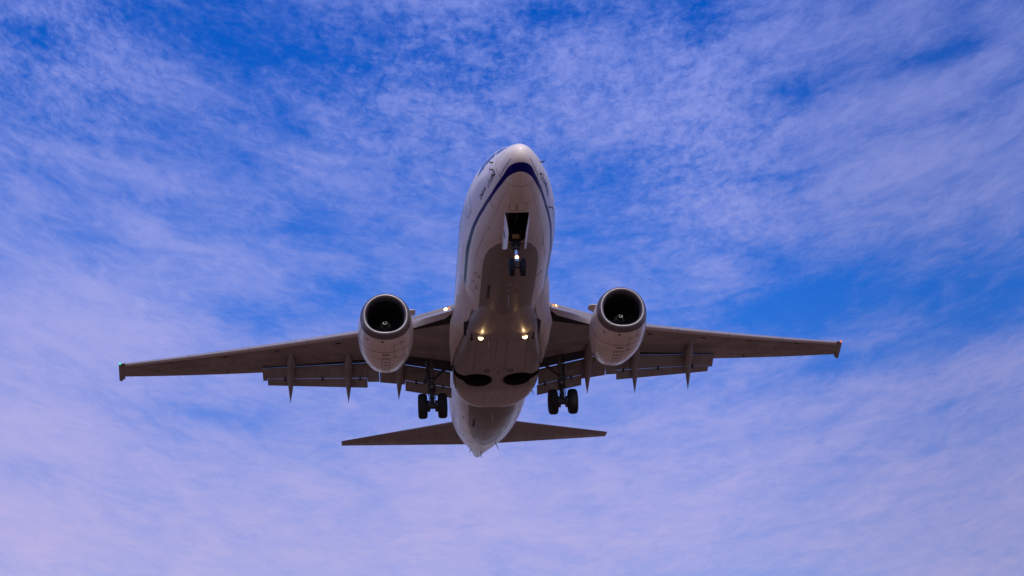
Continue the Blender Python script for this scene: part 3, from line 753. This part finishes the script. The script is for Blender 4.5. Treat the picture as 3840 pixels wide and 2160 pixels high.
    for y in np.linspace(1.9, 5.0, 10):
        p = LE(y); sec = [(.30, -.20), (.14, -.17), (.05, -.12), (.0, -.05), (0, .0), (.03, .05), (.12, .09), (.35, .13), (.35, .02)]
        rings.append([mir(p + Vector((a, 0, b_)), s) for a, b_ in sec])
    m_.loft(rings, 'grey'); m_.build('fixed_leading_edge', w)
    m_ = MB(); rings = []
    for y in np.linspace(2.08, 4.25, 9):
        f = (y - 2.0) / 2.5; p = LE(y); top = (-.10, -.13); bot = (.14 - .02 * f, -.36 - .07 * f)
        if y < 2.3: bot = (.06, -.25)
        sec = [(top[0] + .06, top[1] + .03), (top[0] + .01, top[1] + .02), (top[0] - .03, top[1] - .03), (top[0] - .02, top[1] - .09), (.6 * bot[0] + .4 * top[0] - .03, .6 * bot[1] + .4 * top[1] - .01), bot, (bot[0] + .02, bot[1] + .01), (.6 * bot[0] + .4 * top[0] + .03, .6 * bot[1] + .4 * top[1] + .03)]
        rings.append([mir(p + Vector((a, 0, b_)), s) for a, b_ in sec])
    m_.loft(rings, 'slat'); m_.build('krueger_flap', w)
    # landing lamp in the fixed leading edge
    c = LE(2.32) + Vector((-.02, 0, -.045)); m_ = MB()
    m_.revolve([(0, .085), (.02, .075), (.035, .03)], mir(c, s), (-1, 0, -.15), 'lamp' if s > 0 else 'reflector', 16); m_.build('landing_light', w)
    m_ = MB(); m_.revolve([(0, .07), (.02, .06), (.03, .02)], mir(c + Vector((-.09, -.15, .0)), s), (-1, s * -.5, 0), 'reflector', 12); m_.build('lamp_reflector', w)
    # flaps
    def panel(name, ys, fa, fb_, th, mat='flap'):
        m_ = MB(); rings = []
        for y in ys:
            a, b_ = fa(y), fb_(y); d = b_ - a; c = d.length; d.normalize(); n_ = Vector((-d.z, 0, d.x)).normalized()
            if n_.z < 0: n_ = -n_
            prof_ = [(0, .0), (.0, .35), (.08, .8), (.25, 1.0), (.6, .6), (1.0, .06), (1.0, 0), (.5, -.10), (.12, -.12), (.03, -.08)]
            rings.append([mir(a + d * c * u + n_ * th * v, s) for u, v in prof_])
        m_.loft(rings, mat); return m_.build(name, w, 50)
    dn = Vector((0, 0, -.018))
    def gate(y): return (Vector((18.545 - .037 * y, y, -1.634 + .118 * y)))
    def mTE(y):
        if y > 10.225: return HH(y) + (KK(y) - HH(y)) * .30
        if y > 5.115: return HH(y) if y > 5.665 else Vector((18.30 + (y - 5.13) * .1, y, -1.03 + (y - 5.13) * .07))
        if y > 3.99: return gate(y)
        return HH(y)
    yo = [5.135, 5.66, 5.67] + list(np.linspace(6, 10.2, 10)) + [10.22, 10.23, 10.42]
    mf = panel('flap', yo, G, mTE, .13)
    panel('aft_flap', list(np.linspace(5.67, 10.215, 10)), lambda y: HH(y) + dn, KK, .06)
    yi = [1.98] + list(np.linspace(2.2, 3.9, 6)) + [3.98, 4.0, 4.5, 5.11]
    panel('flap', yi, G, mTE, .15)
    panel('aft_flap', list(np.linspace(1.93, 3.98, 6)), lambda y: HH(y) + dn, KK, .07)
    for y in (9.4, 7.7, 6.0, 3.5, 2.3):           # small hinge brackets in the slots
        m_ = MB(); h = HH(y); m_.box(mir(h + Vector((-.03, 0, -.05)), s), (.10, .035, .05), 'cove'); m_.build('flap_hinge', w)
    # flap track fairings
    for (y, xf, tip, wd) in ((9.0, 17.1, (19.98, 9.2, -1.15), .175), (6.48, 16.75, (19.25, 6.55, -1.58), .185), (4.12, 15.4, (18.81, 4.29, -1.72), .19)):
        p0 = wpt(y, max(.05, (xf - LE(y).x) / (TE(y).x - LE(y).x)), False); tip = Vector(tip)
        xm = xf + (tip.x - xf) * .55; zm = p0.z - .06
        top = lambda x: p0.z + (x - xf) * .0 if x < xm else p0.z + (tip.z - p0.z) * ((x - xm) / (tip.x - xm)) ** 1.15
        rings = []
        for k in range(22):
            u = k / 21; x = xf + (tip.x - xf) * u; yy = y + (tip.y - y) * u
            wv_ = wd * min(1, (u / .30)) ** .55 * (1 if u < .55 else max(.03, 1 - ((u - .55) / .45) ** 1.5)); dp = .40 * min(1, (u / .34)) ** .8 * (1 if u < .5 else max(.03, 1 - ((u - .5) / .5) ** 1.7))
            zt = top(x) + .06 * (1 - u); ring = []
            for j in range(18):
                a = 2 * math.pi * j / 18; sy, cz = math.sin(a), -math.cos(a)
                ring.append(mir(Vector((x, yy + wv_ * sy, zt - dp * .45 + (dp * .55 if cz < 0 else dp * .45) * cz)), s))
            rings.append(ring)
        m_ = MB(); m_.loft(rings, 'flap'); m_.build('flap_track_fairing', w)
    # static wicks
    for y in (14.4, 15.2, 16.0, 16.7):
        m_ = MB(); m_.tube([mir(TE(y), s), mir(TE(y) + Vector((.16, .02, 0)), s)], .006, 'steel', 5); m_.build('static_wick', w)
    return w
WINGS = {s: wing(s) for s in (1, -1)}

# ------------------------------------------------------------------ engines
EY, EZ = 4.86, -1.71
def engine(s):
    def ring(x, r, flat=1.0, n=64, dz=0, e=2.0, wy=1.0):
        out = []
        for k in range(n):
            a = 2 * math.pi * k / n; sy, cz = math.sin(a), -math.cos(a)
            low = cz < 0; ee = 2.0 + (.35 * flat if low else 0)
            y = r * wy * math.copysign(abs(sy) ** (2 / ee), sy); z = (r * (1 - .055 * flat) if low else r) * math.copysign(abs(cz) ** (2 / ee), cz)
            # inlet plane leans so the top edge leads
            dx = -.045 * z if x < 11 else -.045 * z * max(0, (11.8 - x) / .8)
            out.append(Vector((x + dx, s * (EY + y), EZ + dz + z)))
        return out
    def cw(x): return float(pchip(np.array([10.70, 11.1, 11.6, 12.2, 12.8, 13.4, 13.9, 14.3]), np.array([1.033, 1.095, 1.14, 1.15, 1.125, 1.05, .95, .855]), x))
    m_ = MB(); xs_ = list(np.linspace(10.70, 14.3, 26))
    m_.loft([ring(x, cw(x), 1.0 - max(0, (x - 13) / 1.3) * .6, dz=.0 + max(0, x - 12.5) * .035) for x in xs_] + [ring(14.28, .80, .4, dz=.06), ring(13.6, .78, .3, dz=.04)], 'cowl', cap0=False, cap1=False)
    # seams and markings on the cowl
    def cp(x, th, off=.004):
        r = cw(x) + off; a = th; sy, cz = math.sin(a), -math.cos(a); flat = 1.0 - max(0, (x - 13) / 1.3) * .6; low = cz < 0; ee = 2.0 + (.35 * flat if low else 0)
        y = r * math.copysign(abs(sy) ** (2 / ee), sy); z = (r * (1 - .055 * flat) if low else r) * math.copysign(abs(cz) ** (2 / ee), cz)
        dx = -.045 * z if x < 11 else -.045 * z * max(0, (11.8 - x) / .8)
        return Vector((x + dx, s * EY + y, EZ + max(0, x - 12.5) * .035 + z))
    def cl(pts, w, mat):
        for (x0, t0), (x1, t1) in zip(pts[:-1], pts[1:]):
            a, b_ = cp(x0, t0), cp(x1, t1); n_ = (a - Vector((a.x, s * EY, EZ))).normalized(); d = b_ - a
            if d.length < 1e-6: continue
            sd_ = d.cross(n_).normalized() * w / 2; d = d.normalized() * w * .1
            m_.add([a - sd_ - d, a + sd_ - d, b_ + sd_ + d, b_ - sd_ + d], [(0, 1, 2, 3)], mat)
    arc = lambda x, a0, a1, k=30: [(x, D(a0 + (a1 - a0) * i / k)) for i in range(k + 1)]
    cl(arc(11.72, -118, 118, 50), .034, 'red')
    cl(arc(11.30, -60, 60), .008, 'seam'); cl(arc(12.28, -120, 120, 40), .010, 'line'); cl(arc(13.4, -100, 100), .010, 'seam')
    cl([(x, D(1.5)) for x in np.linspace(12.3, 14.25, 8)], .010, 'line')
    # everything below sits on the same side of both cowls (mirrored ladders are not)
    cl([(x, D(7.5)) for x in np.linspace(12.3, 14.2, 8)], .014, 'line'); cl([(x, D(-5.5)) for x in np.linspace(12.3, 14.2, 8)], .014, 'line')
    for x in (12.34, 12.72, 13.1, 13.6): cl([(x, D(-4)), (x, D(6))], .045, 'line')
    cl([(11.97, D(5)), (11.97, D(-3.5))], .12, 'seam')
    cl([(x, D(-12.5)) for x in np.linspace(11.15, 12.3, 6)], .016, 'line')
    for x in (11.15, 11.72, 12.24): cl([(x, D(-12.5)), (x, D(-20))], .035, 'line')
    for a in (42, -31):
        cl([(10.98 + .045 * math.cos(q) * 1.0 + (.14 if a < 0 else 0), D(a) + .075 * math.sin(q)) for q in np.linspace(0, 2 * math.pi, 13)], .022, 'red'); cl([(10.98 + (.14 if a < 0 else 0), D(a) - .05), (11.0 + (.14 if a < 0 else 0), D(a) + .05)], .03, 'red')
    for q in np.linspace(0, math.pi, 4): cl([(10.88 + .03 * math.cos(q), D(6) - .03 * math.sin(q) - .012), (10.88 + .03 * math.cos(q + .6), D(6) + .03 * math.sin(q) + .012)], .06, 'dark')
    eng = m_.build('engine', label='right engine' if s > 0 else 'left engine')
    # polished lip and duct
    m_ = MB()
    pro = [(10.715, 1.030), (10.60, 1.008), (10.50, .975), (10.43, .935), (10.395, .885), (10.395, .845), (10.43, .80), (10.52, .765), (10.68, .745)]
    m_.loft([ring(x, r, .85, dz=.0) for x, r in pro], 'lip', cap0=False, cap1=False); m_.build('inlet_lip', eng, 60)
    m_ = MB(); m_.loft([ring(x, r, .85 if x < 10.8 else .2) for x, r in ((10.682, .744), (10.9, .745), (11.3, .765), (11.75, .778))], 'duct', cap0=False, cap1=False); m_.build('inlet_duct', eng)
    # fan
    m_ = MB(); O = Vector((11.55, s * EY, EZ))
    for k in range(24):
        a0 = 2 * math.pi * k / 24; rows = []
        for r_, tw, cx in ((.26, .35, .20), (.45, .7, .20), (.62, 1.0, .17), (.765, 1.15, .14)):
            e = Vector((0, math.cos(a0), math.sin(a0))); tg = Vector((0, -math.sin(a0), math.cos(a0))); c = O + e * r_
            d = Vector((math.cos(tw), 0, 0)) + tg * math.sin(tw); rows.append([c - d * cx, c + tg.cross(e) * .006, c + d * cx, c - tg.cross(e) * .006])
        m_.loft(rows, 'blade')
    m_.revolve([(.14, .772), (.15, .02)], O, (1, 0, 0), 'dark', 32)
    m_.build('fan', eng)
    m_ = MB(); O = Vector((11.13, s * EY, EZ + .01))
    m_.revolve([(0, .006), (.05, .045), (.14, .10), (.20, .135)], O, (1, 0, 0), 'spindark', 28)
    m_.revolve([(.20, .136), (.30, .20), (.42, .265), (.46, .27)], O, (1, 0, 0), 'spin', 28)
    pts = []
    for k in range(16):
        u = k / 15; a = 5.6 * u; r_ = .022 + .085 * u ** 1.5; pts.append(O + Vector((.012 + r_ * 1.28 - .03, r_ * math.cos(a + 1.2) * s, r_ * math.sin(a + 1.2))))
    m_.tube(pts, [.010 + .008 * (k / 15) for k in range(16)], 'chalk', 6)
    m_.build('spinner', eng)
    # core nozzle and plug
    m_ = MB(); m_.revolve([(12.8, .55), (14.2, .50), (14.85, .36), (14.86, .33), (14.2, .35)], (0, s * EY, EZ + .12), (1, 0, 0), 'steel', 32); m_.revolve([(14.1, .25), (14.8, .2), (15.05, .05)], (0, s * EY, EZ + .12), (1, 0, 0), 'steel', 24)
    m_.build('exhaust_nozzle', eng)
    # inboard strake
    th = D(118); c = Vector((11.25, s * (EY - 1.10 * math.sin(th)), EZ + 1.1 * -math.cos(th))); out = Vector((0, -s * math.sin(th), -math.cos(th)))
    m_ = MB(); m_.plate([c - out * .06 + Vector((-.25, 0, 0)), c + out * .22 + Vector((0.0, 0, 0)), c + out * .31 + Vector((.15, 0, 0)), c + out * .30 + Vector((.48, 0, 0)), c - out * .08 + Vector((.55, 0, 0))], .03, 'cowl')
    m_.build('nacelle_strake', eng)
    # pylon
    m_ = MB(); rings = []
    for x, zt, zb, w in ((11.9, -.62, -.80, .04), (12.6, -.42, -.95, .12), (13.6, -.22, -1.2, .2), (14.6, -.2, -1.35, .2), (15.6, -.42, -1.2, .17), (16.6, -.5, -.9, .1), (17.3, -.55, -.7, .03)):
        rings.append([Vector((x, s * (EY + a), z)) for a, z in ((-w, zb), (w, zb), (w, zt), (-w, zt))])
    m_.loft(rings, 'cowl'); m_.build('engine_pylon')
for s in (1, -1): engine(s)

# ------------------------------------------------------------------ landing gear
def tyre(m_, c, R_, W, mat='tyre'):
    h = W / 2; pr = [(-h * .62, R_ * .52), (-h * .85, R_ * .60), (-h, R_ * .74), (-h * .97, R_ * .86), (-h * .80, R_ * .95), (-h * .5, R_ * .99), (-h * .48, R_ * .985), (-h * .44, R_ * .998), (0, R_)]
    pr = pr + [(-a, r_) for a, r_ in pr[::-1][1:]]
    m_.revolve(pr + [(h * .62, R_ * .45), (-h * .62, R_ * .45)], c, (0, 1, 0), mat, 48, closed=True)
def rim(m_, c, R_, W, s):
    h = W / 2
    m_.revolve([(-h * .62, R_ * .53), (-h * .5, R_ * .50), (-h * .35, R_ * .36), (-h * .45, R_ * .18), (-h * .45, .02)], c, (0, 1, 0), 'rim', 28)
    m_.revolve([(h * .62, R_ * .53), (h * .5, R_ * .50), (h * .35, R_ * .36), (h * .45, R_ * .18), (h * .45, .02)], c, (0, 1, 0), 'rim', 28)

# nose gear
m_ = MB(); NX, NZ = 4.23, -3.11
m_.tube([(4.12, 0, -1.55), (4.14, 0, -2.12), (4.15, 0, -2.42)], [.085, .10, .11], 'steel', 16)
m_.tube([(4.14, 0, -2.30), (4.15, 0, -2.40)], [.15, .15], 'steel', 16)
m_.tube([(4.15, 0, -2.40), (4.18, 0, -2.72)], [.062, .062], 'chrome', 16)
m_.tube([(4.18, 0, -2.68), (4.21, 0, -2.98), (NX, 0, NZ)], [.055, .05, .06], 'strut', 14)
m_.tube([(NX, -.30, NZ), (NX, .30, NZ)], .045, 'steel', 12)
for q in (1, -1):
    m_.tube([(4.13, q * .10, -2.30), (3.95, q * .16, -2.05), (3.70, q * .18, -1.80)], [.03, .022, .022], 'dark', 8)
    m_.box((4.08, q * .14, -2.14), (.08, .04, .10), 'steel'); m_.tube([(4.12, q * .08, -2.3), (4.14, q * .15, -2.45), (4.17, q * .09, -2.62)], .012, 'steel', 6)
m_.tube([(4.25, 0, -2.45), (4.42, 0, -2.75), (4.26, 0, -3.02)], [.03, .045, .03], 'strut', 8)
m_.box((4.06, 0, -2.90), (.03, .055, .05), 'chrome'); m_.tube([(4.08, -.06, -2.84), (4.08, -.06, -2.98), (4.08, .06, -2.98), (4.08, .06, -2.84)], .012, 'chrome', 6)
ngear = m_.build('nose_gear')
for q in (1, -1):
    m_ = MB(); tyre(m_, (NX, q * .205, NZ), .345, .20); m_.build('tyre', ngear)
    m_ = MB(); rim(m_, (NX, q * .205, NZ), .345, .20, q); m_.build('wheel_rim', ngear)
m_ = MB(); m_.box((3.92, 0, -1.97), (.05, .13, .075), 'brass'); m_.build('actuator_box', ngear)
m_ = MB(); c = Vector((4.09, 0, -2.765)); ax = Vector((-.9, 0, -.3)); m_.revolve([(-.06, .04), (0, .075), (.012, .085), (.012, .068)], c, ax, 'reflector', 20); m_.build('light_housing', ngear)
m_ = MB(); m_.revolve([(0, .066), (.02, .055), (.03, .02)], c + ax.normalized() * .012, ax, 'lamp', 20); m_.build('taxi_light', ngear)
m_ = MB()
m_.tube([(3.0, .28, -1.3), (4.2, .30, -1.45)], .03, 'strut', 8); m_.tube([(2.8, -.1, -1.25), (4.1, -.02, -1.35)], .025, 'strut', 8); m_.box((2.8, .3, -1.55), (.03, .03, .03), 'chrome')
m_.build('bay_pipe', fus)
for s in (1, -1):
    m_ = MB(); hz = lambda x: prof(x)[1] + .07
    outl = [(2.74, 0), (2.95, 0), (4.25, 0), (4.75, .02), (4.60, .30), (4.1, .47), (3.3, .47), (2.85, .30)]
    n_ = 8; rows = []
    for x in np.linspace(2.74, 4.75, 16):
        u = (x - 2.74) / 2.01
        dep = .46 * math.sin(min(1, u / .30) * math.pi / 2) * (1 if u < .72 else max(.05, 1 - ((u - .72) / .28) ** 1.4 * .95))
        top = hz(min(x, 4.35)) - max(0, x - 4.35) * .25
        rows.append((x, top, top - max(.05, dep)))
    rings = []
    for x, a, b_ in rows:
        ring = []
        for k in range(5):
            f = k / 4; z = a + (b_ - a) * f; y = .455 - .29 * (a - z) + .03 * math.sin(f * math.pi) * (a - b_) / .46; ring.append(Vector((x, s * (y + .012), z)))
        for k in range(4, -1, -1):
            f = k / 4; z = a + (b_ - a) * f; y = .455 - .29 * (a - z) + .03 * math.sin(f * math.pi) * (a - b_) / .46; ring.append(Vector((x, s * (y - .012), z)))
        rings.append(ring)
    m_.loft(rings, 'white'); dr = m_.build('gear_door', ngear)
# the small mark on the outer face of the right door
def on_door(x, d): a = prof(x)[1] + .07; return Vector((x, .455 - .29 * d + .03 * math.sin(d / .46 * math.pi) + .016, a - d))
m_ = MB()
for st_ in ([(3.55, .12), (3.62, .19), (3.70, .26)], [(3.62, .10), (3.70, .17), (3.68, .24)], [(3.70, .26), (3.78, .30)]): m_.tube([on_door(*q) for q in st_], .012, 'navy', 6)
m_.build('door_marking', ngear)

# main gear
for s in (1, -1):
    m_ = MB(); MX, MY, MZ = 16.65, 2.865, -3.05; y = s * MY
    m_.tube([(16.62, y, -.75), (16.60, y, -1.9), (16.62, y, -2.35)], [.11, .125, .13], 'strut', 18)
    m_.tube([(16.62, y, -2.25), (16.62, y, -2.36)], [.16, .16], 'steel', 18); m_.tube([(16.60, y, -1.75), (16.60, y, -1.85)], [.155, .155], 'steel', 18)
    m_.tube([(16.62, y, -2.34), (MX, y, MZ)], [.085, .10], 'steel', 16)
    m_.tube([(MX, y - .58, MZ), (MX, y + .58, MZ)], .075, 'steel', 14)
    m_.tube([(MX, y - .20, MZ), (MX, y + .20, MZ)], .13, 'steel', 14)
    m_.tube([(16.78, y, -2.30), (17.02, y, -2.62), (16.78, y, -2.98)], [.05, .06, .045], 'steel', 8)
    for q in (1, -1):
        m_.tube([(16.52, y + q * .10, -2.05), (16.50, y + q * .17, -2.5), (16.58, y + q * .12, -2.8), (16.6, y + q * .24, -2.98)], .016, 'steel', 6)
        m_.tube([(16.54, y + q * .13, -2.2), (16.52, y + q * .10, -2.7), (16.6, y + q * .20, -3.15)], .013, 'steel', 6)
        m_.box((16.58, y + q * .13, -2.12), (.05, .04, .07), 'steel')
    m_.box((16.52, y, -2.02), (.05, .08, .09), 'steel'); m_.box((16.55, y, -2.62), (.05, .06, .05), 'steel')
    mg = m_.build('main_gear', label='right main gear' if s > 0 else 'left main gear')
    for q in (1, -1):
        m_ = MB(); tyre(m_, (MX, y + q * .432, MZ), .555, .40); m_.build('tyre', mg)
        m_ = MB(); rim(m_, (MX, y + q * .432, MZ), .555, .40, q); m_.build('wheel_rim', mg)
        m_ = MB(); m_.revolve([(-.11, .12), (-.11, .25), (.05, .25), (.05, .12)], (MX, y + q * .22, MZ), (0, q, 0), 'steel', 20); m_.build('brake', mg)
    m_ = MB(); m_.tube([(16.60, s * 2.76, -1.80), (16.55, s * 2.35, -1.42), (16.5, s * 1.95, -1.10)], [.045, .07, .08], 'steel', 8)
    m_.tube([(16.60, s * 2.78, -2.02), (16.5, s * 2.05, -1.50)], .018, 'strut', 6); m_.build('side_brace', mg)
    m_ = MB()
    m_.plate([(16.45, s * 3.03, -.80), (16.95, s * 3.07, -.80), (16.95, s * 3.07, -1.55), (16.80, s * 3.02, -2.05), (16.50, s * 2.99, -2.05), (16.40, s * 3.03, -1.4)], .035, 'steel')
    m_.build('gear_door', mg)
    m_ = MB(); rg = []
    for k in range(13):
        a = math.pi * k / 12; c = Vector((17.15, s * (3.52 + .33 * math.cos(a)), -1.50 + .24 * math.sin(a)))
        rg.append([c, c + Vector((0, 0, .03)), c + Vector((.35, 0, .12)), c + Vector((.35, 0, .09))])
    m_.loft(rg, 'flap'); m_.plate([(16.75, s * 3.0, -1.45), (17.3, s * 3.2, -1.55), (17.2, s * 3.2, -1.72), (16.8, s * 3.02, -1.9)], .03, 'steel')
    m_.build('door_linkage', mg)

# ------------------------------------------------------------------ tail
for s in (1, -1):
    rings = []; le_r = []
    for y in list(np.linspace(.3, 7.0, 14)) + [7.1, 7.17]:
        a = Vector((27.447 + .699 * y, y, 1.093 + .151 * y)); b_ = Vector((31.229 + .298 * y, y, 1.205 + .153 * y)); c = b_.x - a.x
        k = 1.0 if y <= 7.0 else (.75 if y < 7.15 else .3)
        sec = []
        for j in range(12): tt = (1 - j / 11) ** 1.4; sec.append(a.lerp(b_, tt) + Vector((0, 0, c * .10 * k * yt(tt))))
        for j in range(1, 11): tt = (j / 11) ** 1.4; sec.append(a.lerp(b_, tt) - Vector((0, 0, c * .115 * k * yt(tt))))
        rings.append([mir(p, s) for p in sec])
    m_ = MB(); n = len(rings[0])
    for i in range(len(rings) - 1):
        for j in range(n):
            k = (j + 1) % n; tm = 'tailmetal' if 8 <= j <= 14 else 'flap'
            m_.add([rings[i][j], rings[i][k], rings[i + 1][k], rings[i + 1][j]], [(0, 1, 2, 3)], tm)
    m_.add(rings[-1], [tuple(range(n))], 'flap')
    for yy0, yy1, tt in ((1.2, 6.7, .70),):
        pts = []
        for y in np.linspace(yy0, yy1, 14):
            a = Vector((27.447 + .699 * y, y, 1.093 + .151 * y)); b_ = Vector((31.229 + .298 * y, y, 1.205 + .153 * y)); c = b_.x - a.x
            pts.append(a.lerp(b_, tt) - Vector((0, 0, c * .115 * yt(tt) + .005)))
        for a, b_ in zip(pts[:-1], pts[1:]):
            sd_ = (b_ - a).cross(Vector((0, 0, 1))).normalized() * .012; m_.add([mir(q, s) for q in (a - sd_, a + sd_, b_ + sd_, b_ - sd_)], [(0, 1, 2, 3)], 'cowl')
    m_.build('tailplane')
m_ = MB(); rings = []
for z, x0, x1 in ((1.6, 24.2, 31.2), (2.4, 25.4, 31.4), (5.5, 28.6, 32.2), (9.2, 31.2, 33.3)):
    c = x1 - x0; up = [(x0 + c * (1 - j / 11) ** 1.4, c * .09 * yt((1 - j / 11) ** 1.4)) for j in range(12)]; dnn = [(x0 + c * (j / 11) ** 1.4, -c * .09 * yt((j / 11) ** 1.4)) for j in range(1, 11)]
    rings.append([Vector((x, y, z)) for x, y in up + dnn])
m_.loft(rings, 'white'); m_.build('tail_fin')
